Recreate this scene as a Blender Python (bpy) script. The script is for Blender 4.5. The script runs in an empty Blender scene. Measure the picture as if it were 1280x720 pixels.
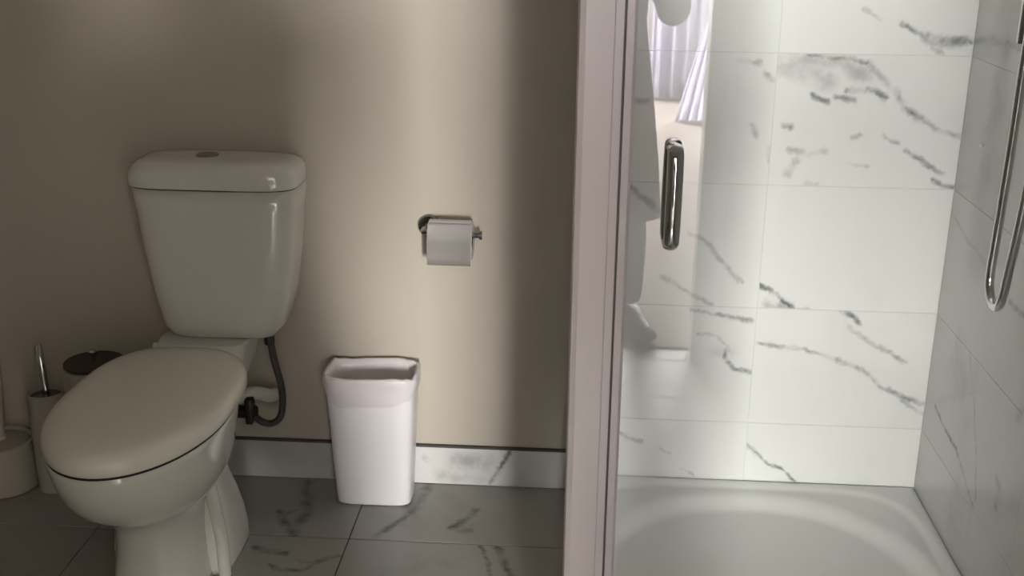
import bpy, bmesh, math, random
from mathutils import Vector, Matrix
random.seed(4)
sc = bpy.context.scene
C = sc.collection
PI = math.pi

# ------------------------------------------------------------------ camera
cam_d = bpy.data.cameras.new('camera'); cam = bpy.data.objects.new('camera', cam_d); C.objects.link(cam)
cam_d.sensor_width = 36.0; cam_d.lens = 1436.85/1280*36; cam_d.clip_start = 0.01; cam_d.clip_end = 60
CAM = Vector((0, -2.61821, 1.40556))
R_ = Vector((0.9977137, 0.0667336, 0.01067713)); D_ = Vector((0.03121747, -0.3149513, -0.9485943)); F_ = Vector((-0.05994033, 0.94675884, -0.31631448))
cam.matrix_world = Matrix(((R_.x, -D_.x, -F_.x, CAM.x), (R_.y, -D_.y, -F_.y, CAM.y), (R_.z, -D_.z, -F_.z, CAM.z), (0, 0, 0, 1)))
sc.camera = cam

# ------------------------------------------------------------------ light, exposure
EXPOSURE = 0.0
sc.view_settings.view_transform = 'Standard'; sc.view_settings.look = 'None'
sc.view_settings.gamma = 1; sc.view_settings.use_curve_mapping = False; sc.view_settings.exposure = EXPOSURE
w = bpy.data.worlds.new('world'); sc.world = w; w.use_nodes = True
w.node_tree.nodes['Background'].inputs[0].default_value = (.80, .88, 1, 1)
w.node_tree.nodes['Background'].inputs[1].default_value = 3.0
def area(name, loc, target, sx, sy, power, col):
    l = bpy.data.lights.new(name, 'AREA'); l.shape = 'RECTANGLE'; l.size = sx; l.size_y = sy; l.energy = power; l.color = col
    o = bpy.data.objects.new(name, l); C.objects.link(o); o.location = loc
    o.rotation_euler = (Vector(target)-Vector(loc)).to_track_quat('-Z', 'Y').to_euler(); return o
# daylight standing in the bedroom window behind the photographer
area('window_daylight', (1.63, -8.30, 1.55), (1.2, 0, 1.0), .36, 1.25, 700, (1, .97, .95))
area('window_daylight', (1.28, -8.30, 1.65), (1.2, 0, 1.0), .36, 1.1, 215, (1, .97, .95))
area('window_daylight', (-.33, -8.30, 1.40), (0, 0, 1.0), 1.14, 1.65, 2700, (1, .985, .97))

# ------------------------------------------------------------------ materials
def nmat(name):
    m = bpy.data.materials.new(name); m.use_nodes = True; nt = m.node_tree
    return m, nt, nt.nodes['Principled BSDF']
def simple(name, col, rough=.5, metal=0, spec=.5, bump=0, bscale=200, coat=0, trans=0, var=0, vscale=8, sheen=0):
    m, nt, b = nmat(name)
    b.inputs['Base Color'].default_value = (*col, 1); b.inputs['Roughness'].default_value = rough
    b.inputs['Metallic'].default_value = metal; b.inputs['Specular IOR Level'].default_value = spec
    b.inputs['Coat Weight'].default_value = coat; b.inputs['Coat Roughness'].default_value = .05
    b.inputs['Sheen Weight'].default_value = sheen
    tc = nt.nodes.new('ShaderNodeTexCoord')
    if var:
        n = nt.nodes.new('ShaderNodeTexNoise'); n.inputs['Scale'].default_value = vscale; n.inputs['Detail'].default_value = 5
        nt.links.new(tc.outputs['Object'], n.inputs['Vector'])
        r = nt.nodes.new('ShaderNodeMix'); r.data_type = 'RGBA'; nt.links.new(n.outputs['Fac'], r.inputs[0])
        r.inputs[6].default_value = (*[c*(1-var) for c in col], 1); r.inputs[7].default_value = (*[min(1, c*(1+var)) for c in col], 1)
        nt.links.new(r.outputs[2], b.inputs['Base Color'])
    if bump:
        n = nt.nodes.new('ShaderNodeTexNoise'); n.inputs['Scale'].default_value = bscale; n.inputs['Detail'].default_value = 3
        nt.links.new(tc.outputs['Object'], n.inputs['Vector'])
        bp = nt.nodes.new('ShaderNodeBump'); bp.inputs['Strength'].default_value = bump; bp.inputs['Distance'].default_value = .002
        nt.links.new(n.outputs['Fac'], bp.inputs['Height']); nt.links.new(bp.outputs[0], b.inputs['Normal'])
    return m
M = {}
M['paint'] = simple('warm_wall_paint', (.50, .45, .38), .55, bump=.15, bscale=90, var=.03, vscale=3)
M['bed_paint'] = simple('pale_wall_paint', (.45, .43, .40), .7, var=.02)
M['ceiling'] = simple('ceiling_paint', (.60, .58, .54), .8, var=.02)
M['grout_wall'] = simple('pale_grout', (.66, .65, .63), .8, var=.1, vscale=40)
M['grout_floor'] = simple('dark_grout', (.06, .06, .055), .85, var=.15, vscale=40)
M['ceramic'] = simple('glazed_ceramic', (.68, .66, .61), .07, spec=.55, coat=.3, var=.01)
M['lid'] = simple('seat_plastic', (.76, .73, .655), .22, spec=.5, var=.01)
M['chrome'] = simple('chrome', (.58, .58, .58), .08, metal=1, var=.02)
M['chrome_dark'] = simple('dark_chrome', (.30, .30, .30), .18, metal=1, var=.05)
M['metal'] = simple('white_coated_metal', (.52, .465, .45), .28, spec=.5, var=.015)
M['seal'] = simple('grey_rubber_seal', (.10, .09, .085), .6, var=.1)
M['plastic'] = simple('white_bin_plastic', (.86, .82, .84), .32, var=.01, bump=.05, bscale=300)
M['bag'] = simple('thin_white_bag', (.78, .73, .74), .35, var=.04, vscale=30, bump=.3, bscale=40)
M['paper'] = simple('toilet_paper', (.78, .74, .71), .95, var=.02, vscale=60, bump=.3, bscale=400)
M['dark'] = simple('gap_shade_and_iris', (.02, .018, .015), .8, var=.1)  # near-black for shade painted into the toilet's gaps, and for the irises
M['hose'] = simple('braided_hose', (.09, .085, .075), .35, metal=.7, bump=.8, bscale=700, var=.2, vscale=300)
M['black'] = simple('black_rubber', (.015, .015, .014), .45, var=.1)
M['pot'] = simple('cream_canister', (.42, .38, .32), .4, var=.03)
M['wood'] = simple('dark_wood_lid', (.050, .032, .020), .5, var=.35, vscale=25)
M['trimdark'] = simple('dark_skirting_strip', (.07, .062, .05), .7, var=.1)
M['carpet'] = simple('beige_carpet', (.22, .185, .17), .95, bump=.6, bscale=300, var=.08, vscale=90)
M['coat'] = simple('dark_grey_wool', (.045, .047, .045), .9, bump=.4, bscale=250, var=.15, vscale=60)
M['sock'] = simple('grey_leggings', (.10, .10, .10), .85, var=.1, vscale=60)
M['shoe'] = simple('black_leather', (.02, .02, .02), .4, var=.1)
M['skin'] = simple('skin', (.45, .27, .20), .5, var=.06, vscale=20)
M['hair'] = simple('brown_hair', (.06, .035, .02), .5, bump=.6, bscale=120, var=.3, vscale=60)
M['phone'] = simple('black_phone_glass', (.01, .01, .012), .12, var=.05)
M['white_trim'] = simple('white_gloss_trim', (.72, .70, .67), .3, var=.01)
M['tray'] = simple('white_acrylic_tray', (.74, .74, .72), .16, spec=.5, coat=.2, var=.01)

def glass_mat(name, tint, haze=0.0):
    m = bpy.data.materials.new(name); m.use_nodes = True; nt = m.node_tree; nt.nodes.clear()
    out = nt.nodes.new('ShaderNodeOutputMaterial'); tr = nt.nodes.new('ShaderNodeBsdfTransparent'); tr.inputs[0].default_value = (*tint, 1)
    gl = nt.nodes.new('ShaderNodeBsdfGlossy'); gl.inputs['Roughness'].default_value = .0; gl.inputs[0].default_value = (1, 1, 1, 1)
    fr = nt.nodes.new('ShaderNodeFresnel'); fr.inputs[0].default_value = 1.5
    geo = nt.nodes.new('ShaderNodeNewGeometry')
    mix = nt.nodes.new('ShaderNodeMixShader')
    # the slab's inner faces see the flipped index, so use the facing one on both
    mr = nt.nodes.new('ShaderNodeMix'); mr.data_type = 'FLOAT'; mr.inputs[2].default_value = 1.5; mr.inputs[3].default_value = 1/1.5
    nt.links.new(geo.outputs['Backfacing'], mr.inputs[0]); nt.links.new(mr.outputs[0], fr.inputs[0])
    nt.links.new(fr.outputs[0], mix.inputs[0]); nt.links.new(tr.outputs[0], mix.inputs[1]); nt.links.new(gl.outputs[0], mix.inputs[2])
    nt.links.new(mix.outputs[0], out.inputs[0]); return m
M['glass'] = glass_mat('shower_glass', (.975, .980, .974))
def sheer_mat(name, col, t):
    m = bpy.data.materials.new(name); m.use_nodes = True; nt = m.node_tree; nt.nodes.clear()
    out = nt.nodes.new('ShaderNodeOutputMaterial'); a = nt.nodes.new('ShaderNodeBsdfDiffuse'); b = nt.nodes.new('ShaderNodeBsdfTranslucent')
    wv = nt.nodes.new('ShaderNodeTexNoise'); wv.inputs['Scale'].default_value = 60
    r = nt.nodes.new('ShaderNodeMix'); r.data_type = 'RGBA'; nt.links.new(wv.outputs['Fac'], r.inputs[0])
    r.inputs[6].default_value = (*[c*.95 for c in col], 1); r.inputs[7].default_value = (*col, 1)
    nt.links.new(r.outputs[2], a.inputs[0]); nt.links.new(r.outputs[2], b.inputs[0])
    mix = nt.nodes.new('ShaderNodeMixShader'); mix.inputs[0].default_value = t
    nt.links.new(a.outputs[0], mix.inputs[1]); nt.links.new(b.outputs[0], mix.inputs[2]); nt.links.new(mix.outputs[0], out.inputs[0]); return m
M['sheer'] = sheer_mat('sheer_curtain', (.80, .77, .87), .5)

def marble(name, segs, axes, base=(.78, .78, .76), vein=(.16, .16, .155), rough=.16, cloud=.10, seed=0.0, amp=.013):
    """polished marble-look tile: veins are poly-lines (u,v,width,strength) in the surface's own plane, roughened by noise"""
    m, nt, b = nmat(name); N = nt.nodes; L = nt.links
    def vm(op, a=None, c=None):
        n = N.new('ShaderNodeVectorMath'); n.operation = op
        for i, v in ((0, a), (1, c)):
            if v is None: continue
            if isinstance(v, (tuple, list)): n.inputs[i].default_value = v
            else: L.new(v, n.inputs[i])
        return n
    def mt(op, a, c=None, clamp=False):
        n = N.new('ShaderNodeMath'); n.operation = op; n.use_clamp = clamp
        for i, v in ((0, a), (1, c)):
            if v is None: continue
            if isinstance(v, (int, float)): n.inputs[i].default_value = v
            else: L.new(v, n.inputs[i])
        return n.outputs[0]
    geo = N.new('ShaderNodeNewGeometry')
    mask = tuple(1.0 if a in axes else 0.0 for a in 'XYZ')
    base_p = vm('MULTIPLY', geo.outputs['Position'], mask).outputs[0]
    off = vm('ADD', base_p, (seed, seed*.7, seed*1.3)).outputs[0]
    def noise(scale, det=4, rough=.6):
        n = N.new('ShaderNodeTexNoise'); n.inputs['Scale'].default_value = scale; n.inputs['Detail'].default_value = det; n.inputs['Roughness'].default_value = rough
        L.new(off, n.inputs['Vector']); return n
    nw = noise(20, 7, .62)
    wv = vm('MULTIPLY', vm('SUBTRACT', nw.outputs['Color'], (.5, .5, .5)).outputs[0], tuple(2*amp*k for k in mask)).outputs[0]
    P = vm('ADD', base_p, wv).outputs[0]
    jit = mt('MULTIPLY', mt('SUBTRACT', noise(70, 5, .6).outputs['Fac'], .46), .016)
    acc = None; mod = noise(24, 4, .55)
    def P3(u, v):
        d = dict(zip(axes, (u, v))); return tuple(d.get(a, 0.0) for a in 'XYZ')
    for pts in segs:
        wd, st = pts[0]
        for k in range(1, len(pts)-1):
            a = Vector(P3(*pts[k])); c = Vector(P3(*pts[k+1])); ba = c-a
            pa = vm('SUBTRACT', P, tuple(a)).outputs[0]
            h = mt('MULTIPLY', vm('DOT_PRODUCT', pa, tuple(ba)).outputs['Value'], 1/max(ba.length_squared, 1e-8), True)
            sv = N.new('ShaderNodeVectorMath'); sv.operation = 'SCALE'; sv.inputs[0].default_value = tuple(ba); L.new(h, sv.inputs['Scale'])
            d = vm('LENGTH', vm('SUBTRACT', pa, sv.outputs[0]).outputs[0]).outputs['Value']
            mr = N.new('ShaderNodeMapRange'); mr.interpolation_type = 'SMOOTHSTEP'
            mr.inputs['From Min'].default_value = 0; mr.inputs['From Max'].default_value = wd*1.35
            mr.inputs['To Min'].default_value = st; mr.inputs['To Max'].default_value = 0
            L.new(mt('ADD', d, jit), mr.inputs['Value'])
            acc = mr.outputs[0] if acc is None else mt('MAXIMUM', acc, mr.outputs[0])
    md = N.new('ShaderNodeMapRange'); md.inputs['From Min'].default_value = .38; md.inputs['From Max'].default_value = .62
    md.inputs['To Min'].default_value = .30; md.inputs['To Max'].default_value = 1.15; L.new(mod.outputs['Fac'], md.inputs['Value'])
    cl = noise(3.2, 6, .65)
    cr = N.new('ShaderNodeMapRange'); cr.interpolation_type = 'SMOOTHSTEP'; cr.inputs['From Min'].default_value = .50; cr.inputs['From Max'].default_value = .78
    cr.inputs['To Min'].default_value = 0; cr.inputs['To Max'].default_value = cloud; L.new(cl.outputs['Fac'], cr.inputs['Value'])
    f = cr.outputs[0]
    if acc is not None: f = mt('ADD', f, mt('MULTIPLY', acc, md.outputs[0]), True)
    mx = N.new('ShaderNodeMix'); mx.data_type = 'RGBA'; L.new(f, mx.inputs[0])
    mx.inputs[6].default_value = (*base, 1); mx.inputs[7].default_value = (*vein, 1)
    L.new(mx.outputs[2], b.inputs['Base Color']); b.inputs['Roughness'].default_value = rough; b.inputs['Specular IOR Level'].default_value = .45
    return m

# pixel of the photograph -> place on a wall / floor plane (only used to read off where the veins run)
def un(px, py, ax, val):
    v = F_*1436.85+R_*(px-640)+D_*(py-360); i = 'XYZ'.index(ax); t = (val-CAM[i])/v[i]; return CAM+v*t

# ------------------------------------------------------------------ mesh helpers
def obj(name, bm, mat, parent=None, smooth=False, loc=None):
    me = bpy.data.meshes.new(name); bmesh.ops.recalc_face_normals(bm, faces=bm.faces); bm.to_mesh(me); bm.free()
    for mm in (mat if isinstance(mat, (list, tuple)) else [mat]): me.materials.append(mm)
    if smooth:
        for p in me.polygons: p.use_smooth = True
        if smooth != 'all': me.set_sharp_from_angle(angle=math.radians(smooth if smooth is not True else 40))
    o = bpy.data.objects.new(name, me); C.objects.link(o)
    if parent is not None: o.parent = parent; o.matrix_parent_inverse = Matrix.Translation(parent.location).inverted() if not parent.parent else parent_inv(parent)
    return o
def parent_inv(p):
    m = Matrix.Identity(4); q = p
    while q is not None:
        m = Matrix.LocRotScale(q.location, q.rotation_euler, q.scale) @ m if q.parent is None else q.matrix_parent_inverse @ Matrix.LocRotScale(q.location, q.rotation_euler, q.scale) @ m
        q = q.parent
    return m.inverted()
def tag(o, label=None, cat=None, group=None, kind=None):
    if label: o['label'] = label
    if cat: o['category'] = cat
    if group: o['group'] = group
    if kind: o['kind'] = kind
    return o
def thing(name, label, cat, loc, group=None):
    o = bpy.data.objects.new(name, None); C.objects.link(o); o.location = loc; o.empty_display_size = .05
    return tag(o, label, cat, group)
def box(bm, x0, x1, y0, y1, z0, z1, bev=0, seg=2):
    r = bmesh.ops.create_cube(bm, size=1, matrix=Matrix.Translation(((x0+x1)/2, (y0+y1)/2, (z0+z1)/2)) @ Matrix.Diagonal((abs(x1-x0), abs(y1-y0), abs(z1-z0), 1)))
    if bev:
        es = list({e for v in r['verts'] for e in v.link_edges})
        bmesh.ops.bevel(bm, geom=es, offset=bev, segments=seg, affect='EDGES', profile=.5)
def bbox(*a, bev=0, seg=2):
    bm = bmesh.new(); box(bm, *a, bev=bev, seg=seg); return bm
def loft(rings, cap0=True, cap1=True, bm=None):
    bm = bm or bmesh.new(); vs = [[bm.verts.new(p) for p in r] for r in rings]
    n = len(vs[0])
    for a, b in zip(vs, vs[1:]):
        for i in range(n): bm.faces.new((a[i], a[(i+1) % n], b[(i+1) % n], b[i]))
    if cap0: bm.faces.new(vs[0][::-1])
    if cap1: bm.faces.new(vs[-1])
    return bm
def sell(cx, cy, z, hx, hy, n=4.0, k=48):
    out = []
    for i in range(k):
        t = 2*PI*i/k; c, s = math.cos(t), math.sin(t)
        out.append((cx+hx*math.copysign(abs(c)**(2/n), c), cy+hy*math.copysign(abs(s)**(2/n), s), z))
    return out
def lathe(prof, cx, cy, k=32, cap0=True, cap1=True):
    return loft([[(cx+r*math.cos(2*PI*i/k), cy+r*math.sin(2*PI*i/k), z) for i in range(k)] for r, z in prof], cap0, cap1)
def catmull(P, sub=8):
    P = [Vector(p) for p in P]; Q = [P[0]*2-P[1]]+P+[P[-1]*2-P[-2]]; out = []
    for i in range(1, len(Q)-2):
        for j in range(sub):
            t = j/sub; a, b, c, d = Q[i-1:i+3]
            out.append(.5*((2*b)+(c-a)*t+(2*a-5*b+4*c-d)*t*t+(3*b-a-3*c+d)*t**3))
    out.append(P[-1]); return out
def tube(P, r, k=14, bm=None, closed=False, ry=None):
    """sweep a circle (or an ellipse r x ry) along points; r may be a list"""
    P = [Vector(p) for p in P]; n = len(P); bm = bm or bmesh.new(); up = None; rings = []
    for i in range(n):
        t = (P[(i+1) % n]-P[i-1]) if closed else (P[min(i+1, n-1)]-P[max(i-1, 0)]); t.normalize()
        if up is None: up = Vector((1, 0, 0)) if abs(t.x) < .9 else Vector((0, 1, 0))
        s = (up - t*up.dot(t)).normalized(); up = s; u = t.cross(s)
        rr = r[i] if isinstance(r, (list, tuple)) else r; r2 = ry if ry else rr
        rings.append([P[i]+s*rr*math.cos(2*PI*j/k)+u*r2*math.sin(2*PI*j/k) for j in range(k)])
    vs = [[bm.verts.new(p) for p in q] for q in rings]
    for i in range(n if closed else n-1):
        a, b = vs[i], vs[(i+1) % n]
        for j in range(k): bm.faces.new((a[j], a[(j+1) % k], b[(j+1) % k], b[j]))
    if not closed: bm.faces.new(vs[0][::-1]); bm.faces.new(vs[-1])
    return bm
def cyl_x(x0, x1, y, z, r, k=28, bm=None, r1=None):
    bm = bm or bmesh.new(); r1 = r1 or r
    return loft([[(x, y+q*math.cos(2*PI*i/k), z+q*math.sin(2*PI*i/k)) for i in range(k)] for x, q in ((x0, r), (x1, r1))], bm=bm)

# ------------------------------------------------------------------ room shell
XR, XL, YF, H = .8416, -1.62, -2.70, 2.42
DJ0, DJ1, DH = -.42, .385, 2.03          # doorway in the front wall
def struct(name, bm, mat, smooth=False): return tag(obj(name, bm, mat, smooth=smooth), kind='structure')

floor = struct('floor', bbox(XL-.1, XR+.1, YF-.1, .1, -.08, -.004), M['grout_floor'])
ceil = struct('ceiling', bbox(XL-.1, XR+.1, YF-.1, .1, H, H+.08), M['ceiling'])
wall_back = struct('wall_back', bbox(XL-.1, -.012, 0, .10, 0, H), M['paint'])
wall_shower = struct('wall_shower', bbox(-.012, XR+.1, .0016, .10, 0, H), M['grout_wall'])
wall_right = struct('wall_right', bbox(XR+.0016, XR+.1, YF-.1, .0016, 0, H), M['grout_wall'])
wall_left = struct('wall_left', bbox(XL-.1, XL, YF-.1, 0, 0, H), M['paint'])
bm = bmesh.new(); box(bm, XL, DJ0, YF-.1, YF, 0, H); box(bm, DJ1, XR+.006, YF-.1, YF, 0, H); box(bm, DJ0, DJ1, YF-.1, YF, DH, H)
wall_front = struct('wall_front', bm, M['paint'])
# door lining and architrave
bm = bmesh.new()
for s, x in ((-1, DJ0), (1, DJ1)):
    box(bm, x, x-s*.022, YF-.105, YF+.005, 0, DH, bev=.002)
    box(bm, x-s*.012, x+s*.055, YF, YF+.016, 0, DH+.055, bev=.003)
box(bm, DJ0, DJ1, YF-.105, YF+.005, DH-.022, DH); box(bm, DJ0, DJ1, YF, YF+.016, DH-.012, DH+.055, bev=.003)
struct('trim_1', bm, M['white_trim'])

dl = Vector((DJ0+.03, YF-.10, 0)); ang = math.radians(-58)  # unseen half-open door, added to block window light left of the person
door = tag(bpy.data.objects.new('added_door_1', None), kind='structure'); C.objects.link(door); door.location = dl; door.rotation_euler = (0, 0, ang)
def dobj(name, bm, mat, **k):
    o = obj(name, bm, mat, **k); o.parent = door; o.matrix_parent_inverse = Matrix.Identity(4); return o
dobj('added_door_leaf', bbox(.0, .765, -.0385, 0, .012, 2.0, bev=.002), M['white_trim'])
for z0, z1 in ((.18, .92), (1.06, 1.86)):
    for y0, y1 in ((-.0415, -.0385), (0, .003)):
        dobj('moulded_panel', bbox(.12, .645, y0, y1, z0, z1, bev=.0014), M['white_trim'])
for sg, y in ((1, 0), (-1, -.0385)):
    dobj('added_door_handle', tube(catmull([(.70, y, 1.0), (.70, y+sg*.045, 1.0), (.68, y+sg*.052, 1.0), (.59, y+sg*.052, 1.0)], 5), .009, k=12), M['chrome'], smooth=True)

# --- marble tiles
def px_seg(ax, val, w, st, *pts):
    keep = {'Y': (0, 2), 'X': (1, 2), 'Z': (0, 1)}[ax]
    return [(w, st)]+[tuple(un(x, y, ax, val)[k] for k in keep) for x, y in pts]
B = lambda w, st, *p: px_seg('Y', 0, w, st, *p)
R = lambda w, st, *p: px_seg('X', XR, w, st, *p)
G = lambda w, st, *p: px_seg('Z', 0, w, st, *p)
XJ = .4205; Z0 = .2002
v_r0 = [B(.010, .45, (934, 555), (945, 566)), B(.006, .8, (934, 555), (945, 565), (960, 580), (975, 585), (992, 600))]
v_l0 = [B(.008, .6, (772, 540), (802, 552)), B(.006, .45, (825, 560), (838, 568)), B(.006, .4, (852, 585), (866, 592))]
v_r1 = [B(.008, .75, (1053, 389), (1066, 396), (1075, 405)), B(.008, .55, (1060, 408), (1078, 422), (1100, 435), (1132, 452)),
        B(.007, .6, (945, 428), (970, 432), (1010, 439), (1048, 449)), B(.009, .75, (1048, 449), (1080, 463), (1103, 483), (1130, 498), (1158, 505)),
        B(.008, .45, (1110, 486), (1130, 502), (1155, 518))]
v_l1 = [B(.007, .75, (865, 386), (885, 392), (912, 395), (940, 401)), B(.007, .6, (873, 417), (895, 420), (910, 434)),
        B(.008, .8, (910, 434), (905, 448), (918, 460), (940, 466)), B(.02, .2, (890, 440), (912, 440))]
v_r2 = [B(.008, .9, (949, 357), (962, 364), (976, 374), (992, 387)), B(.014, .5, (958, 380), (985, 383)), B(.005, .6, (992, 387), (1030, 388))]
v_l2 = [B(.008, .4, (862, 290), (885, 305), (905, 330), (926, 353)), B(.008, .6, (826, 345), (842, 354), (868, 370), (888, 381)),
        B(.012, .6, (787, 236), (806, 248), (822, 262))]
v_r3 = [B(.030, .42, (975, 78), (1010, 92), (1035, 100)), B(.026, .38, (1000, 75), (1055, 78), (1080, 95)), B(.009, .7, (1012, 69), (1040, 73), (1062, 74), (1085, 80)),
        B(.009, .7, (1015, 118), (1034, 127)), B(.009, .65, (1045, 122), (1068, 126)), B(.010, .75, (1060, 114), (1088, 112), (1106, 122)),
        B(.012, .4, (1088, 84), (1106, 100), (1122, 120)), B(.011, .85, (1124, 124), (1132, 133), (1150, 149)), B(.008, .55, (1150, 149), (1168, 161), (1200, 171)),
        B(.006, .5, (1104, 169), (1122, 180)), B(.008, .8, (1132, 189), (1150, 199), (1156, 206), (1178, 217)), B(.009, .85, (1167, 225), (1178, 232), (1200, 237)),
        B(.010, .65, (980, 156), (990, 158)), B(.010, .5, (985, 188), (1002, 190)), B(.010, .5, (1012, 194), (1032, 190)), B(.012, .5, (984, 218), (994, 200)),
        B(.008, .45, (1065, 172), (1075, 168)), B(.01, .35, (1008, 228), (1020, 231)), B(.006, .3, (1060, 204), (1085, 210)), B(.006, .3, (990, 66), (992, 52))]
v_l3 = [B(.011, .8, (958, 93), (966, 99)), B(.009, .4, (925, 76), (950, 78)), B(.01, .4, (940, 158), (944, 170)), B(.01, .5, (964, 185), (966, 200)), B(.01, .5, (795, 125), (808, 125))]
v_r4 = [B(.006, .4, (1080, 12), (1102, 24)), B(.009, .75, (1128, 31), (1140, 38), (1158, 46)), B(.016, .8, (1158, 47), (1180, 53), (1205, 51)), B(.008, .7, (1200, 46), (1216, 52)),
        B(.008, .5, (1166, 60), (1178, 67))]
v_rt = {2: [R(.009, .5, (1262, 376), (1275, 392), (1290, 400))],
        1: [R(.008, .22, (1212, 440), (1217, 500)), R(.02, .25, (1272, 520), (1282, 505))],
        0: [R(.008, .9, (1169, 508), (1178, 530), (1190, 552), (1197, 568)), R(.006, .7, (1197, 568), (1204, 592), (1216, 632)),
            R(.007, .45, (1217, 500), (1220, 560), (1219, 622)), R(.014, .45, (1246, 600), (1250, 612), (1245, 632))],
        3: [R(.007, .25, (1180, 250), (1210, 300), (1232, 330))], 4: [R(.010, .35, (1217, 52), (1240, 48), (1275, 60))]}
def mb(*axes): pass
plain_back = marble('marble_tile_plain', [[(.012, .5), (.1, 2.0), (.35, 1.86), (.7, 1.8)], [(.012, .5), (.3, 1.5), (.6, 1.4)]], 'XZ')
vb = [(v_l0, v_r0), (v_l1, v_r1), (v_l2, v_r2), (v_l3, v_r3), (None, v_r4)]
G_ = .0008
def tile(parent, x0, x1, y0, y1, z0, z1, mat, bev=.0005):
    return obj('tile', bbox(x0, x1, y0, y1, z0, z1, bev=bev, seg=1), mat, parent)
rows = [(.0, Z0)]+[(Z0+.3*k, min(H, Z0+.3*(k+1))) for k in range(8)]
for i, (za, zb) in enumerate(rows):
    for s, (xa, xb) in enumerate(((-.010, XJ), (XJ, XR))):
        segs = vb[i][s] if i < 5 else None
        mm = marble('marble_tile_%s' % 'back', segs, 'XZ', base=(.77, .765, .75), seed=i*3.7+s*1.9) if segs else plain_back
        tile(wall_shower, xa+G_, xb-G_, 0, .012, za+G_, zb-G_, mm)
yj = [0, -.62, -1.22, -1.82, -2.42, YF]
all_r = [v for k in v_rt.values() for v in k]+[[(.012, .4), (-.9, 1.2), (-1.2, .9), (-1.35, .5)], [(.012, .4), (-1.5, 1.9), (-1.9, 1.5)]]
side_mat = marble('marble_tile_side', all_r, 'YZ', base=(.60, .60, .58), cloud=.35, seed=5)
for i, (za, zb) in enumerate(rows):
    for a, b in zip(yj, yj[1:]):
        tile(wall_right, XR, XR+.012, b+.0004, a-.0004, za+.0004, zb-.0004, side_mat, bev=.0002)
# floor tiles
F0 = -.2915
v_f = {(2, 0): [G(.020, .55, (385, 602), (383, 640), (366, 668)), G(.016, .7, (348, 640), (356, 655), (366, 668)), G(.01, .5, (352, 645), (372, 638)), G(.02, .6, (362, 664), (374, 655))],
       (2, 1): [G(.012, .75, (318, 684), (338, 690), (358, 692)), G(.009, .85, (336, 707), (350, 713), (380, 713), (398, 702), (425, 694)), G(.007, .5, (372, 700), (392, 706))],
       (3, 0): [G(.018, .6, (536, 606), (524, 630), (512, 642)), G(.014, .75, (512, 642), (498, 652), (468, 672)), G(.013, .85, (595, 637), (584, 648), (566, 660)), G(.014, .4, (576, 664), (586, 662)), G(.03, .25, (505, 655), (520, 620))],
       (3, 1): [G(.007, .75, (603, 682), (608, 700), (613, 722)), G(.013, .85, (621, 683), (630, 702), (642, 724))],
       (1, 0): [G(.008, .4, (-5, 655), (12, 656))], (0, 1): [G(.01, .6, (-10, 655), (12, 656))]}
xs = [XL, -.522-.6, -.522, .078, .678, XR]
xs = [XL, -1.122, -.522, .078, .678, XR]
ys = [0, F0]+[F0-.3*k for k in range(1, 9)]; ys = [y for y in ys if y > YF-.09]+[YF-.1]
pf = [marble('marble_floor_plain', [[(.012, .6), (x0-.2, y0), (x0+.1, y0-.15), (x0+.25, y0-.5)]], 'XY', base=(.34, .335, .305), vein=(.05, .05, .045), rough=.32, cloud=.3, seed=k*2.1) for k, (x0, y0) in enumerate(((-.9, -1), (-.2, -1.6), (.3, -2.2)))]
for i, (xa, xb) in enumerate(zip(xs, xs[1:])):
    for j, (ya, yb) in enumerate(zip(ys, ys[1:])):
        key = {0: 0, 1: 1, 2: 3, 3: 4, 4: 5}[i]
        segs = v_f.get(({0: 1, 1: 2, 2: 3}.get(i, 9), j))
        mm = marble('marble_floor_tile', segs, 'XY', base=(.34, .335, .305), vein=(.05, .05, .045), rough=.32, cloud=.3, seed=i+j*2.2) if segs else pf[(i+j) % 3]
        tile(floor, xa+.0017, xb-.0017, yb+.0017, ya-.0017, -.010, 0, mm, bev=.001)
# skirting tiles with a dark strip along their top
HB = .1035
v_b = [[(.035, .45), tuple(un(572, 578, 'Y', -.01)[k] for k in (0, 2)), tuple(un(606, 580, 'Y', -.01)[k] for k in (0, 2))],
       [(.009, .9), tuple(un(637, 563, 'Y', -.01)[k] for k in (0, 2)), tuple(un(628, 580, 'Y', -.01)[k] for k in (0, 2)), tuple(un(612, 604, 'Y', -.01)[k] for k in (0, 2))],
       [(.012, .35), tuple(un(530, 572, 'Y', -.01)[k] for k in (0, 2)), tuple(un(532, 574, 'Y', -.01)[k] for k in (0, 2))],
       [(.03, .3), tuple(un(555, 595, 'Y', -.01)[k] for k in (0, 2)), tuple(un(600, 598, 'Y', -.01)[k] for k in (0, 2))]]
bb = struct('baseboard_back', bbox(XL, -.012, -.0105, 0, HB, HB+.0055), M['trimdark'])
mv = marble('marble_skirting_veined', v_b, 'XZ', base=(.66, .65, .63), rough=.25, cloud=.25, seed=9)
mp = marble('marble_skirting_plain', [], 'XZ', base=(.50, .50, .48), rough=.25, cloud=.25, seed=3)
for k, (a, b) in enumerate(((XL, -1.122), (-1.122, -.522), (-.522, -.012))):
    tile(bb, a+.001, b-.001, -.010, -.0002, .002, HB, mv if k == 2 else mp)
bl = struct('baseboard_left', bbox(XL, XL+.0105, YF, -.0105, HB, HB+.0055), M['trimdark'])
for k in range(5):
    a, b = -.0105-.6*k, max(YF, -.0105-.6*(k+1))
    if a > b: tile(bl, XL+.0002, XL+.010, b+.001, a-.001, .002, HB, mp)

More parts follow.
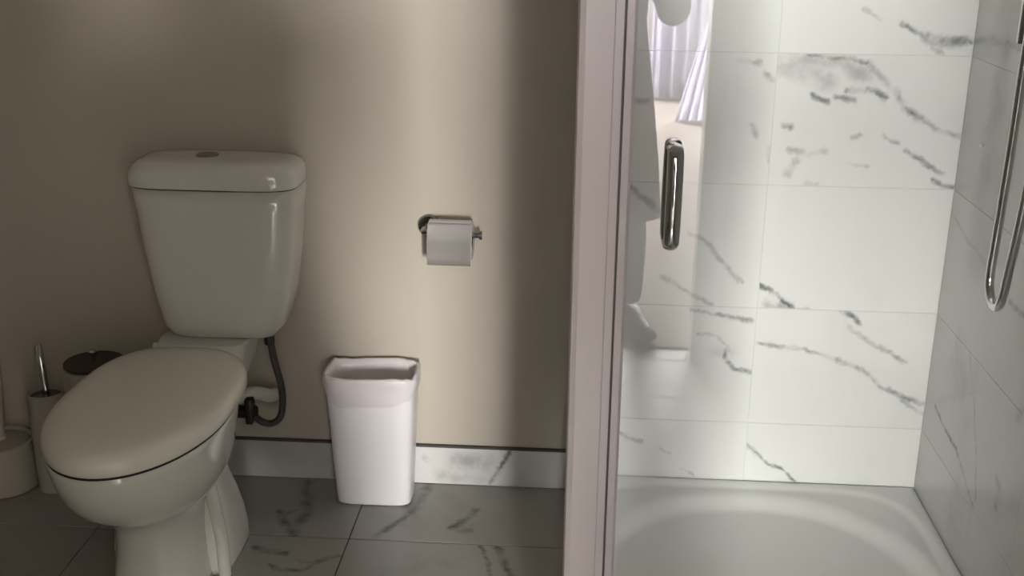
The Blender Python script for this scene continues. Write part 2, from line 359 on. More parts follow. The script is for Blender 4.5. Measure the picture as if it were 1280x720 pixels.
# --- bedroom seen in the glass
BX0, BX1, BY = -3.3, 2.5, -8.2
struct('floor.001', bbox(BX0-.1, BX1+.1, BY-.1, YF-.1, -.08, .006), M['carpet'])
struct('ceiling.001', bbox(BX0-.1, BX1+.1, BY-.1, YF-.1, H, H+.08), M['ceiling'])
struct('wall_bedroom_left', bbox(BX0-.1, BX0, BY, YF-.1, 0, H), M['bed_paint'])
struct('wall_bedroom_right', bbox(BX1, BX1+.1, BY, YF-.1, 0, H), M['bed_paint'])
bm = bmesh.new(); box(bm, BX0, XL-.1, YF-.2, YF-.1, 0, H); box(bm, XR+.1, BX1, YF-.2, YF-.1, 0, H)
struct('wall_bedroom_front', bm, M['bed_paint'])
WX0, WX1, WZ0, WZ1 = -2.6, 2.0, .05, 2.25
bm = bmesh.new(); box(bm, BX0, WX0, BY-.1, BY, 0, H); box(bm, WX1, BX1, BY-.1, BY, 0, H); box(bm, WX0, WX1, BY-.1, BY, WZ1, H); box(bm, WX0, WX1, BY-.1, BY, 0, WZ0)
struct('wall_window', bm, M['bed_paint'])
bm = bmesh.new()
for x in (WX0, -1.07, .45, WX1-.05): box(bm, x, x+.05, BY-.07, BY-.02, WZ0, WZ1)
box(bm, WX0, WX1, BY-.07, BY-.02, WZ0, WZ0+.05); box(bm, WX0, WX1, BY-.07, BY-.02, WZ1-.05, WZ1)
wn = struct('window_1', bm, M['white_trim'])
obj('pane', bbox(WX0+.03, WX1-.03, BY-.048, BY-.042, WZ0+.03, WZ1-.03), M['glass'], wn)

def curtain(name, label, y, xa_bot, xb_bot, xa_top, xb_top, z0, z1, folds, amp, mat, waist=None):
    bm = bmesh.new(); nu, nv = folds*10, 24; g = []
    for j in range(nv+1):
        t = j/nv; row = []; zz = z0+(z1-z0)*t
        for i in range(nu+1):
            u = i/nu; xa = (xa_bot+(waist[1]-xa_bot)*min(1, zz/waist[0]) if zz < waist[0] else waist[1]+(xa_top-waist[1])*(zz-waist[0])/(z1-waist[0])) if waist else xa_bot+(xa_top-xa_bot)*t; xb = xb_bot+(xb_top-xb_bot)*t
            a = amp*(1-.4*t)
            row.append(bm.verts.new((xa+(xb-xa)*u, y+a*math.sin(u*folds*2*PI)+.3*a*math.sin(u*folds*5.1+t*3), z0+(z1-z0)*t)))
        g.append(row)
    for j in range(nv):
        for i in range(nu): bm.faces.new((g[j][i], g[j][i+1], g[j+1][i+1], g[j+1][i]))
    r = bmesh.ops.solidify(bm, geom=bm.faces[:], thickness=.001)
    return tag(obj(name, bm, mat, smooth='all'), label, 'curtain')
curtain('curtain', 'sheer white curtain hanging straight down at the bedroom window', -8.04, .47, .98, .47, .98, .012, 2.3, 5, .035, M['sheer'])
curtain('curtain', 'sheer white curtain swept aside nearer the doorway, its hem flaring out over the carpet', -7.10, .60, .92, .55, .92, .012, 2.3, 5, .035, M['sheer'], waist=(1.0, .865))
rod = tag(obj('curtain_rod', tube([(BX0+.02, -8.04, 2.33), (BX1-.02, -8.04, 2.33)], .012), M['white_trim'], smooth=True), 'white curtain rod above the bedroom window', 'curtain rod')

# ------------------------------------------------------------------ shower
tray = thing('shower_tray', 'white acrylic shower tray with a rounded sunken basin in the tiled corner', 'shower tray', (.42, -.45, 0))
bm = bmesh.new(); NX = 130; g = []
def trayz(x, y):
    def ss(a, b, t): t = max(0, min(1, (t-a)/(b-a))); return t*t*(3-2*t)
    d1 = (abs((x-.415)/.408)**5+abs((y+.453)/.436)**5)**.2
    u = (x-.415)/.392; v = (y+.455)/.405; d = (abs(u)**2.2+abs(v)**2.2)**(1/2.2)
    z = .0435 - .0075*ss(1.0, .955, d1) - .022*ss(1.0, .84, d) - .006*ss(.84, 0, d)
    edge = min(XR-.001-x, -.001-y, x+.011, y+.905)
    return z - .003*max(0, 1-edge/.006)
xsn = [-.011+(XR-.001+.011)*i/NX for i in range(NX+1)]; ysn = [-.905+(.904)*j/NX for j in range(NX+1)]
for y in ysn: g.append([bm.verts.new((x, y, trayz(x, y))) for x in xsn])
for j in range(NX):
    for i in range(NX): bm.faces.new((g[j][i], g[j][i+1], g[j+1][i+1], g[j+1][i]))
per = g[0][:]+[r[-1] for r in g[1:]]+g[-1][-2::-1]+[r[0] for r in g[-2:0:-1]]
low = [bm.verts.new((v.co.x, v.co.y, .001)) for v in per]
for i in range(len(per)): bm.faces.new((per[i], low[i], low[(i+1) % len(low)], per[(i+1) % len(per)]))
obj('basin', bm, M['tray'], tray, smooth='all')
dr = obj('drain', lathe([(.045, .0035), (.045, .0065), (.041, .008), (.012, .008)], .41, -.72), M['chrome'], tray, smooth=True); dr['label'] = 'round chrome waste cover'

scr = thing('shower_screen', 'clear glass shower screen with a white metal frame, standing on the shower tray', 'shower screen', (.05, -.90, 0.04))
PX0, PX1 = -.0165, .0505
# main corner post: stepped aluminium profile
bm = bmesh.new()
prof = [(PX0, -.905), (PX0+.003, -.912), (PX0+.012, -.915), (PX1-.014, -.915), (PX1-.012, -.912), (PX1, -.912), (PX1, -.880), (PX0, -.880)]
loft([[(x, y, z) for x, y in prof] for z in (.0445, 1.93)], bm=bm)
o = obj('corner_post', bm, M['metal'], scr)
obj('seal_strip', bbox(PX1, .0535, -.909, -.885, .05, 1.92), M['seal'], scr)['label'] = 'dark rubber seal strip'
bm = bmesh.new(); prof = [(.0535, -.904), (.0545, -.911), (.0655, -.911), (.0700, -.906), (.0700, -.886), (.0535, -.886)]
loft([[(x, y, z) for x, y in prof] for z in (.05, 1.92)], bm=bm); obj('door_stile', bm, M['metal'], scr)
obj('header_rail', bbox(PX0, XR-.001, -.915, -.880, 1.93, 1.965, bev=.003), M['metal'], scr)
obj('bottom_rail', bbox(.0705, XR-.001, -.910, -.885, .0445, .060, bev=.002), M['metal'], scr)
obj('wall_channel', bbox(XR-.022, XR-.001, -.912, -.884, .060, 1.93, bev=.002), M['metal'], scr)
pane = obj('glass_pane', bbox(.0700, XR-.022, -.901, -.895, .060, 1.93), M['glass'], scr); pane['label'] = 'clear glass pane of the shower door'
# side return panel, seen edge on behind the post
obj('side_glass_pane', bbox(.002, .008, -.880, -.020, .060, 1.93), M['glass'], scr)
obj('side_rail', bbox(-.006, .016, -.880, -.020, .0445, .060, bev=.002), M['metal'], scr)
obj('side_rail', bbox(-.006, .016, -.880, -.001, 1.93, 1.965, bev=.002), M['metal'], scr)
obj('side_wall_channel', bbox(-.008, .018, -.020, -.001, .0445, 1.93, bev=.002), M['metal'], scr)
# handle: D-shaped pull outside, twin inside
def dpull(sg):
    y0 = -.901 if sg < 0 else -.895; Y = lambda d: y0+sg*d; cx = .1335
    P = [(cx, Y(0), 1.062), (cx, Y(.022), 1.064), (cx, Y(.034), 1.055), (cx, Y(.039), 1.03), (cx, Y(.041), .99), (cx, Y(.039), .95), (cx, Y(.034), .925), (cx, Y(.022), .916), (cx, Y(0), .918)]
    return tube(catmull(P, 6), .0125, k=18, ry=.0085)
hd = obj('handle', dpull(-1), M['chrome'], pane, smooth=True); hd['label'] = 'polished chrome pull handle'
hd2 = obj('handle', dpull(1), M['chrome'], pane, smooth=True); hd2['label'] = 'polished chrome pull handle on the inner side'
obj('handle_backplate', loft([[(x, y, z) for x, z, _ in [(a, b, 0) for a, _, b in [(q[0], 0, q[1]) for q in sell(.1335, .99, 0, .0135, .086, 5, 40)]]] for y in (-.9035, -.9015)]), M['chrome_dark'], pane)

# slide rail, hand shower and hose on the right wall
sr = thing('shower_rail', 'chrome shower slide rail on the right tiled wall, its lower end at the frame edge', 'shower rail', (XR, -.44, 1.2))
rx, ryy = XR-.05, -.425
obj('rail', tube([(rx, ryy, 1.175), (rx, ryy, 1.85)], .011, k=20), M['chrome'], sr, smooth=True)
for z in (1.195, 1.82):
    obj('bracket', loft([sell_ for sell_ in [[(x, ryy+q*math.cos(2*PI*i/24), z+q*math.sin(2*PI*i/24)) for i in range(24)] for x, q in ((XR-.0005, .024), (XR-.008, .024), (XR-.012, .014), (rx-.0, .014))]]), M['chrome'], sr, smooth=True)
hs = thing('hand_shower', 'chrome hand shower hooked high on the slide rail', 'hand shower', (rx-.03, ryy, 1.62))
obj('handset', tube(catmull([(rx-.025, ryy, 1.52), (rx-.035, ryy, 1.62), (rx-.055, ryy, 1.70), (rx-.09, ryy, 1.755)], 5), [.010+.0004*i for i in range(16)], k=16), M['chrome'], hs, smooth=True)
hh = obj('spray_head', lathe([(.012, 0), (.035, .006), (.045, .018), (.045, .026), (.03, .027)], 0, 0, cap0=True), M['chrome'], hs, smooth=True)
hh.matrix_parent_inverse = Matrix.Identity(4); hh.location = (-.085, 0, .145); hh.rotation_euler = (0, math.radians(180+35), 0)
hx = .79
hose_pts = [(hx-.025, ryy, 1.515), (hx-.015, -.44, 1.40), (hx, -.450, 1.25), (hx, -.451, 1.134), (hx, -.450, .964), (hx, -.444, .823), (hx, -.440, .735), (hx, -.455, .700), (hx, -.487, .686), (hx, -.516, .708), (hx, -.531, .778), (hx, -.545, .85), (hx, -.556, .93), (hx, -.568, 1.02), (hx+.012, -.575, 1.10), (XR-.012, -.578, 1.125)]
ho = tag(obj('shower_hose', tube(catmull(hose_pts, 10), .0085, k=14), M['chrome'], smooth=True), 'chrome shower hose hanging in a long narrow loop on the right wall', 'shower hose')
mx_ = thing('shower_mixer', 'round chrome shower mixer on the right wall outside the frame', 'shower mixer', (XR, -.70, 1.10))
obj('plate', loft([[(x, -.70+q*math.cos(2*PI*i/36), 1.10+q*math.sin(2*PI*i/36)) for i in range(36)] for x, q in ((XR-.0005, .06), (XR-.010, .06), (XR-.014, .03), (XR-.028, .03))]), M['chrome'], mx_, smooth=True)
obj('lever', tube([(XR-.028, -.70, 1.115), (XR-.045, -.735, 1.16)], .007), M['chrome'], mx_, smooth=True)
# tiny screw cap on the side tile
tag(obj('wall_plug', cyl_x(XR-.004, XR-.0005, -.143, .931, .0045), M['plastic'], smooth=True), 'tiny white plug in the right wall tile left of the hose', 'wall plug')

# ------------------------------------------------------------------ toilet
TX = -.886
toi = thing('toilet', 'white close-coupled toilet with lid down, standing left of the waste bin', 'toilet', (TX, -.42, 0))
def egg(cx, z, a, yb, yf, k=64, nb=2.6, nf=2.0, split=.50):
    """outline: squarish at the back, round at the front"""
    ym = yb+(yf-yb)*split; out = []
    for i in range(k):
        t = 2*PI*i/k; c, s = math.cos(t), math.sin(t)
        if s >= 0: n, h = nb, yb-ym
        else: n, h = nf, ym-yf
        out.append((cx+a*math.copysign(abs(c)**(2/n), c), ym+h*math.copysign(abs(s)**(2/n), s), z))
    return out
SX = TX
rings = []
for z, a, yb, yf, n, nb in ((.000, .098, -.30, -.630, 3.0, 3.0), (.012, .096, -.30, -.625, 3.0, 3.0), (.06, .090, -.30, -.612, 2.8, 3.0), (.12, .086, -.30, -.603, 2.6, 3.0), (.17, .088, -.30, -.605, 2.4, 3.0),
                        (.200, .096, -.30, -.620, 2.3, 2.8), (.222, .112, -.29, -.652, 2.2, 2.6), (.245, .132, -.28, -.694, 2.1, 2.5), (.275, .149, -.265, -.732, 2.1, 2.4), (.31, .160, -.25, -.762, 2.05, 2.35), (.35, .167, -.238, -.782, 2.0, 2.3), (.385, .171, -.23, -.793, 2.0, 2.3), (.398, .171, -.23, -.794, 2.0, 2.3), (.401, .166, -.235, -.788, 2.0, 2.3)):
    rings.append(egg(SX, z, a, yb, yf, nf=n, nb=nb, split=.52))
bowl = obj('bowl', loft(rings), M['ceramic'], toi, smooth='all')
# rear trap housing with its bevelled side faces
rings = []
for z, a, yb, yf in ((0, .134, -.262, -.470), (.012, .136, -.260, -.472), (.05, .136, -.268, -.470), (.10, .132, -.285, -.464), (.15, .124, -.303, -.460), (.20, .113, -.322, -.460), (.25, .104, -.33, -.47), (.30, .095, -.33, -.48)):
    rings.append(sell(SX, (yb+yf)/2, z, a, (yb-yf)/2, 5, 56))
obj('trap_housing', loft(rings), M['ceramic'], toi, smooth='all')
bm = tube(catmull([(SX+.098, -.452, .235), (SX+.108, -.450, .16), (SX+.120, -.456, .08), (SX+.124, -.462, .0)], 6), .014, k=12)
obj('side_ridge', bm, M['ceramic'], toi, smooth=True)
rings = []
for z, a, yf in ((.22, .06, -.28), (.30, .075, -.27), (.37, .090, -.25), (.40, .098, -.235), (.437, .105, -.222), (.441, .102, -.219)):
    rings.append(sell(-.872, ((-.018 if z > .36 else -.15)+yf)/2, z, a, ((-.018 if z > .36 else -.15)-yf)/2, 6, 48))
obj('cistern_ledge', loft(rings), M['ceramic'], toi, smooth=True)
# lid (one closed seat and cover; the seam below it)
rings = [egg(SX, z, .177-i, -.218-i, -.798+i, nf=2.0, nb=2.9, split=.5) for z, i in ((.4035, .012), (.4035, .003), (.407, 0), (.424, 0), (.434, .004), (.441, .012), (.446, .028), (.449, .055), (.4505, .09), (.451, .15))]
lid = obj('seat_lid', loft(rings), M['lid'], toi, smooth='all')
obj('lid_seam_shade', loft([egg(SX, z, .1728, -.2285, -.7958, nb=2.5) for z in (.3995, .405)]), M['dark'], toi)['label'] = 'near-black ring painted as the shade in the gap under the lid'  # dark ring stands in for the shade of the lid seam
for s in (-1, 1):
    obj('hinge', cyl_x(SX+s*.075-.02, SX+s*.075+.02, -.198, .425, .012), M['ceramic'], toi, smooth=True)
# cistern
CX = -.829
rings = []
for z, x0, x1, yf in ((.4405, -.945, -.722, -.165), (.446, -.962, -.706, -.174), (.47, -.975, -.688, -.181), (.55, -.990, -.668, -.188), (.65, -1.003, -.652, -.195), (.75, -1.013, -.642, -.200), (.800, -1.018, -.638, -.203)):
    rings.append(sell((x0+x1)/2, (-.012+yf)/2, z, (x1-x0)/2, (-.012-yf)/2, 4.6, 64))
cis = obj('cistern', loft(rings), M['ceramic'], toi, smooth='all')
rings = []
for z, i in ((.8000, .010), (.8005, .008)):
    rings.append(sell(CX, -.108, z, .190-i, .096-i, 4.6, 64))
obj('lid_gap_shade', loft([sell(CX, -.1085, z, .1885, .0945, 4.6, 64) for z in (.7995, .8050)]), M['dark'], toi)  # near-black band painted as shade beneath the cistern lid
rings = [sell(CX, -.110, z, .193-i*1.0, .100-i*.85, 4.6 if z < .84 else 4.2, 64) for z, i in ((.8035, .006), (.8035, .001), (.806, 0), (.826, 0), (.840, .003), (.850, .010), (.857, .022), (.860, .036), (.8615, .06), (.862, .085))]
cl = obj('cistern_lid', loft(rings), M['ceramic'], toi, smooth='all')
fb = obj('flush_button', lathe([(.026, .8618), (.026, .8640), (.024, .8655), (.004, .8650)], -.850, -.115, k=36), M['chrome_dark'], toi, smooth=True); fb['label'] = 'round chrome flush button'
bm = tube(catmull([(-.738, -.100, .452), (-.737, -.100, .425), (-.728, -.100, .36), (-.716, -.100, .30), (-.714, -.100, .255), (-.722, -.100, .215), (-.742, -.100, .197), (-.765, -.100, .198), (-.785, -.100, .212)], 8), .0085, k=12)
fh = obj('fill_hose', bm, M['hose'], toi, smooth=True); fh['label'] = 'dark braided fill hose curving under the cistern'
obj('hose_nut', lathe([(.012, .405), (.013, .41), (.013, .428), (.011, .44)], -.738, -.100, k=8), M['black'], toi)
bm = bmesh.new(); cyl_x(-.835, -.782, -.095, .222, .016, bm=bm, k=16); box(bm, -.806, -.788, -.115, -.080, .196, .262, bev=.004)
vl = obj('stop_valve', bm, M['black'], toi, smooth=True); vl['label'] = 'black stop valve beside the pan'
cn = obj('inlet_elbow', tube(catmull([(-.83, -.085, .255), (-.79, -.07, .262), (-.765, -.045, .245), (-.758, -.015, .235)], 6), .018, k=16), M['ceramic'], toi, smooth=True); cn['label'] = 'white plastic inlet elbow'

# ------------------------------------------------------------------ waste bin
bn = thing('waste_bin', 'white plastic waste bin with a thin liner folded over its rim, below the toilet roll', 'waste bin', (-.49, -.092, 0))
def rr(cx, cy, z, hx, hy, n=7, k=64): return sell(cx, cy, z, hx, hy, 5, k)
def binw(t): return (.092+(.1090-.092)*t, .048+(.0655-.048)*t)
BC = (-.4935, -.0915)
ringsO = []
for t in (0, .01, .03, .25, .5, .75, 1):
    hx_, hy_ = binw(t); i = .006 if t == 0 else (.0015 if t == .01 else 0)
    ringsO.append(rr(BC[0], BC[1]+0.002*t, .002+.338*t, hx_-i, hy_-i))
for t in (1, .5, .03):
    hx_, hy_ = binw(t); ringsO.append(rr(BC[0], BC[1]+.002*t, .002+.338*t+(.004 if t == .03 else 0), hx_-.0025, hy_-.0025))
obj('body', loft(ringsO), M['plastic'], bn, smooth=35)
K = 120
def bag_ring(z, extra, wz, ph, wr=.0012, hem=0):
    t = (z-.002)/.338; hx_, hy_ = binw(t); out = []
    for i, p in enumerate(rr(BC[0], BC[1]+.002*t, z, hx_+extra, hy_+extra, 7, K)):
        a = 2*PI*i/K; w = math.sin(a*7+ph)*.5+math.sin(a*13+ph*2)*.3+math.sin(a*3+ph)*.4
        out.append((p[0]+math.cos(a)*wr*w, p[1]+math.sin(a)*wr*w, p[2]+wz*(math.sin(a*5+1.3)*.6+math.sin(a*11+ph)*.4)+hem*math.sin(a*2+2)))
    return out
rb = [bag_ring(.285, .0016, .003, .3, .0004, .014), bag_ring(.295, .0026, .001, .5, .0014, .010), bag_ring(.308, .0032, .001, 1.9, .0020, .005), bag_ring(.325, .0040, .001, 3.2, .0024), bag_ring(.338, .0046, .0016, 4.0, .0020), bag_ring(.3455, .0030, .0036, 4.2, .0014),
      bag_ring(.3450, -.0050, .0036, 4.2, .0012), bag_ring(.325, -.0075, .001, 2.5, .0026), bag_ring(.25, -.0085, .001, .7, .003), bag_ring(.15, -.011, .001, .2, .004), bag_ring(.05, -.018, .001, 0, .004)]
lin = obj('bin_liner', loft(rb, cap0=False, cap1=True), M['bag'], bn, smooth='all'); lin['label'] = 'thin translucent white liner folded over the rim'

# ------------------------------------------------------------------ toilet roll on its holder
th = thing('toilet_roll_holder', 'small chrome toilet roll holder on the painted wall above the bin', 'toilet roll holder', (-.36, 0, .69))
RY, RZ = -.068, .679
fl = loft([[(-.364+q*math.cos(2*PI*i/36), y, .682+q*math.sin(2*PI*i/36)) for i in range(36)] for y, q in ((-.0005, .027), (-.006, .027), (-.010, .024), (-.011, .010))])
obj('wall_flange', fl, M['chrome_dark'], th, smooth=True)
obj('bar', tube(catmull([(-.368, -.010, .684), (-.370, -.045, .684), (-.370, RY+.006, .682), (-.362, RY, RZ+.004), (-.34, RY, RZ), (-.29, RY, RZ), (-.236, RY, RZ)], 7), .0065, k=14), M['chrome_dark'], th, smooth=True)
obj('bar_end', cyl_x(-.238, -.232, RY, RZ, .0105), M['chrome_dark'], th, smooth=True)
rl = thing('toilet_roll', 'white toilet paper roll hanging on the chrome holder', 'toilet roll', (-.305, RY, RZ-.02))
rz = RZ-.011; Ro = .046
bm = bmesh.new(); k = 48
def ringx(x, r): return [(x, RY+r*math.cos(2*PI*i/k), rz+r*math.sin(2*PI*i/k)) for i in range(k)]
r4 = [ringx(-.3555, .020), ringx(-.3555, Ro-.002), ringx(-.354, Ro), ringx(-.2555, Ro), ringx(-.254, Ro-.002), ringx(-.254, .020), ringx(-.3555, .020)]
loft(r4, False, False, bm=bm); bmesh.ops.remove_doubles(bm, verts=bm.verts, dist=1e-5)
obj('paper_roll', bm, M['paper'], rl, smooth=True)
bm = loft([ringx(-.3550, .0200), ringx(-.2545, .0200), ringx(-.2545, .0185), ringx(-.3550, .0185)], False, False)
obj('cardboard_core', bm, M['wood'], rl, smooth=True)
bm = bmesh.new(); vs = []
sheet = [(RY-Ro*math.sin(a)-.0008, rz+Ro*math.cos(a)) for a in [math.radians(20+10*i) for i in range(8)]]+[(RY-Ro-.0015, rz-.01), (RY-Ro-.0012, rz-.03), (RY-Ro+.0005, rz-.050)]
for y, z in sheet: vs.append((bm.verts.new((-.3550, y, z)), bm.verts.new((-.2545, y, z))))
for a, b in zip(vs, vs[1:]): bm.faces.new((a[0], a[1], b[1], b[0]))
bmesh.ops.solidify(bm, geom=bm.faces[:], thickness=.0006)
obj('loose_sheet', bm, M['paper'], rl, smooth='all')

# ------------------------------------------------------------------ brushes and canister in the left corner
b1 = thing('toilet_brush', 'toilet brush with a tall pale handle in a low round pot, leftmost in frame', 'toilet brush', (-1.432, -.135, 0))
x, y = -1.430, -.112
obj('pot', lathe([(.072, .001), (.078, .006), (.080, .02), (.078, .10), (.077, .128), (.073, .131), (.070, .126), (.070, .03), (.01, .03)], x, y, k=40), M['pot'], b1, smooth=True)
obj('cap', lathe([(.066, .118), (.066, .124), (.040, .129), (.014, .132), (.012, .14)], x, y, k=40), M['pot'], b1, smooth=True)
obj('handle', tube([(x, y, .135), (x+.010, y+.006, .25), (x+.012, y+.010, .385), (x+.012, y+.010, .395)], [.011, .009, .011, .006], k=16), M['pot'], b1, smooth=True)
obj('bristles', lathe([(.02, .034), (.032, .045), (.034, .09), (.02, .112)], x, y, k=20), M['pot'], b1, smooth=True)
b2 = thing('toilet_brush', 'toilet brush with a slim chrome handle in a narrow cylinder beside the lidded canister', 'toilet brush', (-1.303, -.105, 0))
x, y = -1.303, -.105
obj('pot', lathe([(.040, .001), (.043, .004), (.044, .26), (.041, .262), (.040, .258), (.040, .05), (.01, .05)], x, y, k=36), M['pot'], b2, smooth=True)
obj('disc', lathe([(.0385, .246), (.0385, .250), (.01, .253)], x, y, k=36), M['chrome_dark'], b2, smooth=True)
obj('handle', tube([(x+.004, y, .06), (x+.002, y, .25), (x-.014, y+.02, .372), (x-.015, y+.021, .376)], [.006, .008, .0095, .006], k=16), M['chrome'], b2, smooth=True)['label'] = 'slim chrome handle'
b3 = thing('canister', 'cream cylindrical canister with a dark lid and small knob, behind the toilet', 'canister', (-1.176, -.10, 0))
x, y = -1.172, -.105
obj('pot', lathe([(.070, .001), (.074, .005), (.075, .335), (.073, .338), (.06, .338)], x, y, k=44), M['pot'], b3, smooth=True)
li = obj('lid', lathe([(.070, .3385), (.071, .341), (.070, .346), (.02, .348)], x, y, k=44), M['wood'], b3, smooth=True); li['label'] = 'dark wooden lid'
obj('knob', lathe([(.005, .348), (.005, .360), (.010, .364), (.011, .371), (.007, .375)], x, y, k=20), M['chrome'], li, smooth=True)['label'] = 'small chrome knob'

# ------------------------------------------------------------------ the photographer (seen in the glass)
def skin_obj(name, verts, edges, radii, mat, parent=None, sub=2, root=0):
    me = bpy.data.meshes.new(name); me.from_pydata([tuple(v) for v in verts], edges, []); me.materials.append(mat)
    o = bpy.data.objects.new(name, me); C.objects.link(o)
    md = o.modifiers.new('skin', 'SKIN'); md.use_smooth_shade = True
    sk = me.skin_vertices[0].data
    for i, r in enumerate(radii): sk[i].radius = r if isinstance(r, tuple) else (r, r)
    sk[root].use_root = True
    s = o.modifiers.new('sub', 'SUBSURF'); s.levels = sub; s.render_levels = sub
    if parent: o.parent = parent; o.matrix_parent_inverse = parent_inv(parent)
    return o
pr = thing('person', 'person in a dark knee-length coat in the doorway, reflected in the shower glass', 'person', (0.02, -2.95, 0))
BYc = -2.97
V = [(.02, BYc, .93), (.02, BYc+.01, 1.06), (.02, BYc+.01, 1.20), (.02, BYc, 1.34), (.02, BYc+.01, 1.43), (.02, BYc+.025, 1.49)]
E_ = [(i, i+1) for i in range(5)]; Rr = [(.155, .105), (.135, .095), (.145, .10), (.15, .095), (.055, .055), (.05, .055)]
def limb(start, pts, rs):
    i = start
    for p_, r_ in zip(pts, rs): V.append(p_); Rr.append(r_); E_.append((i, len(V)-1)); i = len(V)-1
for s in (-1, 1):
    limb(3, [(.02+s*.165, BYc, 1.345), (.02+s*.225, BYc+.05, 1.21), (.02+s*.235, BYc+.10, 1.10), (.02+s*.17, BYc+.20, 1.24), (.02+s*.115, BYc+.285, 1.365)], [.055, .047, .043, .036, .026])
    limb(0, [(.02+s*.10, BYc, .86), (.02+s*.13, BYc+.01, .50), (.02+s*.15, BYc, .30), (.02+s*.155, BYc-.01, .09)], [.09, .062, .052, .038])
body = skin_obj('body', V, E_, Rr, M['sock'], pr)
# shoes
for s in (-1, 1):
    x = .02+s*.165; rings = []
    for y, hw, h in ((-.105, .02, .04), (-.09, .034, .075), (-.04, .038, .085), (.02, .040, .07), (.08, .046, .05), (.13, .042, .04), (.155, .022, .028)):
        rings.append([(x+s*y*.25+hw*math.cos(2*PI*i/20), BYc+y, .008+max(0, h/2+h/2*math.sin(2*PI*i/20))) for i in range(20)])
    obj('shoe', loft(rings), M['shoe'], pr, smooth='all')
# coat: flared from the shoulders to the knee, with sleeves
rings = []
for z, hx_, hy_, dy in ((.415, .235, .150, 0), (.42, .238, .152, 0), (.60, .222, .145, 0), (.80, .196, .135, 0), (.95, .178, .128, 0), (1.06, .160, .115, .01), (1.2, .172, .118, .01), (1.32, .185, .110, 0), (1.375, .165, .085, 0), (1.42, .09, .065, .005), (1.445, .066, .06, .01)):
    rings.append([(.02+(q[0])*1, BYc+dy+q[1], z) for q in [(a+.004*math.sin(9*math.atan2(b, a))*(1 if z < .9 else .3), b+.004*math.cos(8*math.atan2(b, a)), 0) for a, b, _ in sell(0, 0, 0, hx_, hy_, 2.3, 48)]])
coat = obj('coat', loft(rings, cap0=True), M['coat'], pr, smooth='all'); coat['label'] = 'dark grey knee-length coat'
for s in (-1, 1):
    P_ = catmull([(.02+s*.150, BYc, 1.335), (.02+s*.205, BYc+.02, 1.28), (.02+s*.232, BYc+.06, 1.18), (.02+s*.240, BYc+.105, 1.105), (.02+s*.222, BYc+.145, 1.14), (.02+s*.175, BYc+.20, 1.235), (.02+s*.130, BYc+.262, 1.335)], 5)
    obj('sleeve', tube(P_, [.066-.026*i/(len(P_)-1) for i in range(len(P_))], k=20), M['coat'], pr, smooth='all')
# hands gripping the phone
for s in (-1, 1):
    wx, wy, wz = .02+s*.112, BYc+.29, 1.372; cxp = s*.082
    Vh = [(wx, wy, wz), (cxp+s*.022, -2.668, 1.392)]; Eh = [(0, 1)]; Rh = [(.024, .018), (.030, .016)]
    for k, (dz, ln) in enumerate(((.030, .95), (.010, 1.05), (-.010, 1.0), (-.028, .8))):
        a = len(Vh); zz = 1.402+dz
        Vh += [(cxp+s*.020, -2.655, zz), (cxp+s*.012, -2.6285, zz+.002), (cxp-s*.010*ln, -2.6240, zz+.003)]
        Eh += [(1, a), (a, a+1), (a+1, a+2)]; Rh += [.0085, .0080, .0065]
    a = len(Vh); Vh += [(cxp+s*.008, -2.665, 1.372), (cxp-s*.010, -2.656, 1.378), (cxp-s*.030, -2.652, 1.388)]; Eh += [(1, a), (a, a+1), (a+1, a+2)]; Rh += [.0105, .0095, .008]
    hn = skin_obj('hand', Vh, Eh, Rh, M['skin'], pr)
ph = thing('phone', 'black phone held up in both hands by the person in the doorway', 'phone', (0, -2.640, 1.38))
obj('phone_body', bbox(-.078, .078, -2.6455, -2.6375, 1.363, 1.437, bev=.003), M['phone'], ph)
obj('lens_ring', loft([[(q*math.cos(2*PI*i/24), y, 1.40556+q*math.sin(2*PI*i/24)) for i in range(24)] for y, q in ((-2.6374, .008), (-2.6350, .008), (-2.6350, .006))]), M['chrome_dark'], ph)
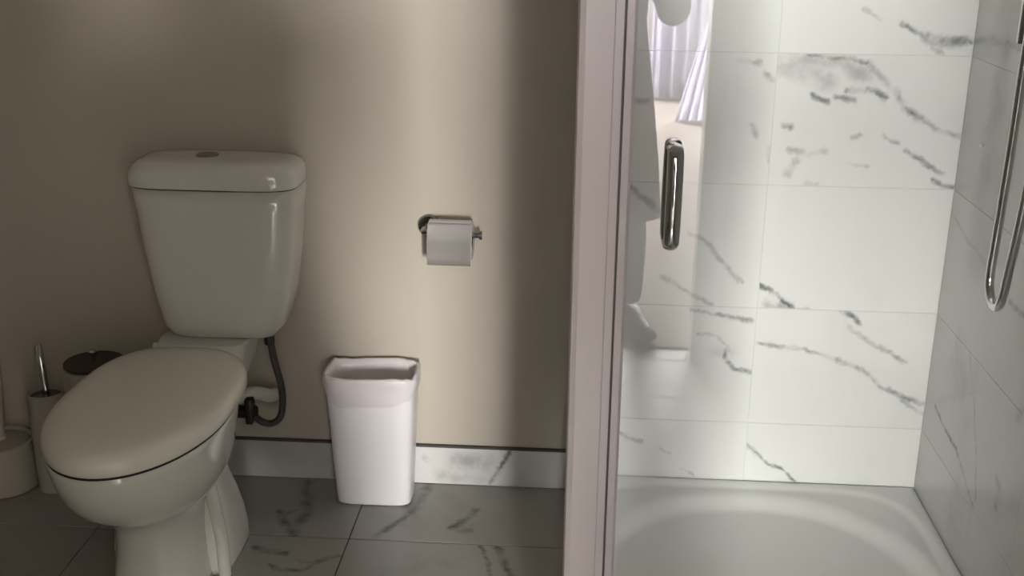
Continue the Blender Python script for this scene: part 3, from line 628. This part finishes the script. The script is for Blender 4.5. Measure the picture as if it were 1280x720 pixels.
# head with face and hair
hc = Vector((.02, BYc+.035, 1.575)); bm = bmesh.new(); bmesh.ops.create_uvsphere(bm, u_segments=40, v_segments=28, radius=1)
for v in bm.verts:
    x, y, z = v.co
    fx, fy, fz = .075, .092, .115
    if z < 0: fx *= 1-.28*(-z)**1.3; fy *= 1-.12*(-z)
    px, py, pz = x*fx, y*fy, z*fz
    if y > .3:
        nz = math.exp(-((px/.010)**2))*math.exp(-(((pz+.012)/.022)**2)); py += .022*nz
        for sx in (-1, 1): py -= .010*math.exp(-(((px-sx*.030)/.014)**2))*math.exp(-(((pz-.008)/.011)**2))
        py += .004*math.exp(-((px/.022)**2))*math.exp(-(((pz+.052)/.008)**2)); py += .006*math.exp(-((px/.02)**2))*math.exp(-(((pz+.095)/.018)**2))
    v.co = hc+Matrix.Rotation(math.radians(-14), 3, 'X') @ Vector((px, py, pz))
head = obj('head', bm, M['skin'], pr, smooth='all')
def hp(x, y, z): return hc+Matrix.Rotation(math.radians(-14), 3, 'X') @ Vector((x, y, z))
for s in (-1, 1):
    bm = bmesh.new(); bmesh.ops.create_uvsphere(bm, u_segments=16, v_segments=10, radius=.0115, matrix=Matrix.Translation(hp(s*.030, .074, .008)))
    obj('eye', bm, M['white_trim'], head, smooth='all')
    bm = bmesh.new(); bmesh.ops.create_uvsphere(bm, u_segments=12, v_segments=8, radius=.0055, matrix=Matrix.Translation(hp(s*.030, .081, .006)))
    obj('iris', bm, M['dark'], head, smooth='all')
    bm = bmesh.new(); bmesh.ops.create_uvsphere(bm, u_segments=14, v_segments=10, radius=1, matrix=Matrix.Translation(hp(s*.076, -.004, -.004)) @ Matrix.Diagonal((.010, .018, .031, 1)))
    obj('ear', bm, M['skin'], head, smooth='all')
bm = bmesh.new(); bmesh.ops.create_uvsphere(bm, u_segments=12, v_segments=8, radius=1, matrix=Matrix.Translation(hp(0, .082, -.050)) @ Matrix.Diagonal((.022, .006, .006, 1)))
mo = obj('mouth', bm, simple('lips', (.35, .13, .11), .5, var=.05), head, smooth='all')
bm = bmesh.new(); bmesh.ops.create_uvsphere(bm, u_segments=40, v_segments=28, radius=1)
for v in bm.verts:
    x, y, z = v.co; px, py, pz = x*.086, y*.100-.012, z*.122+.010
    if y > 0 and z < .62: py = min(py, .02+.06*max(0, z)); px *= 1.0
    if z < 0: pz *= 1.25
    v.co = hp(px, py, pz)+Vector((0, 0, 0))
obj('hair', bm, M['hair'], pr, smooth='all')
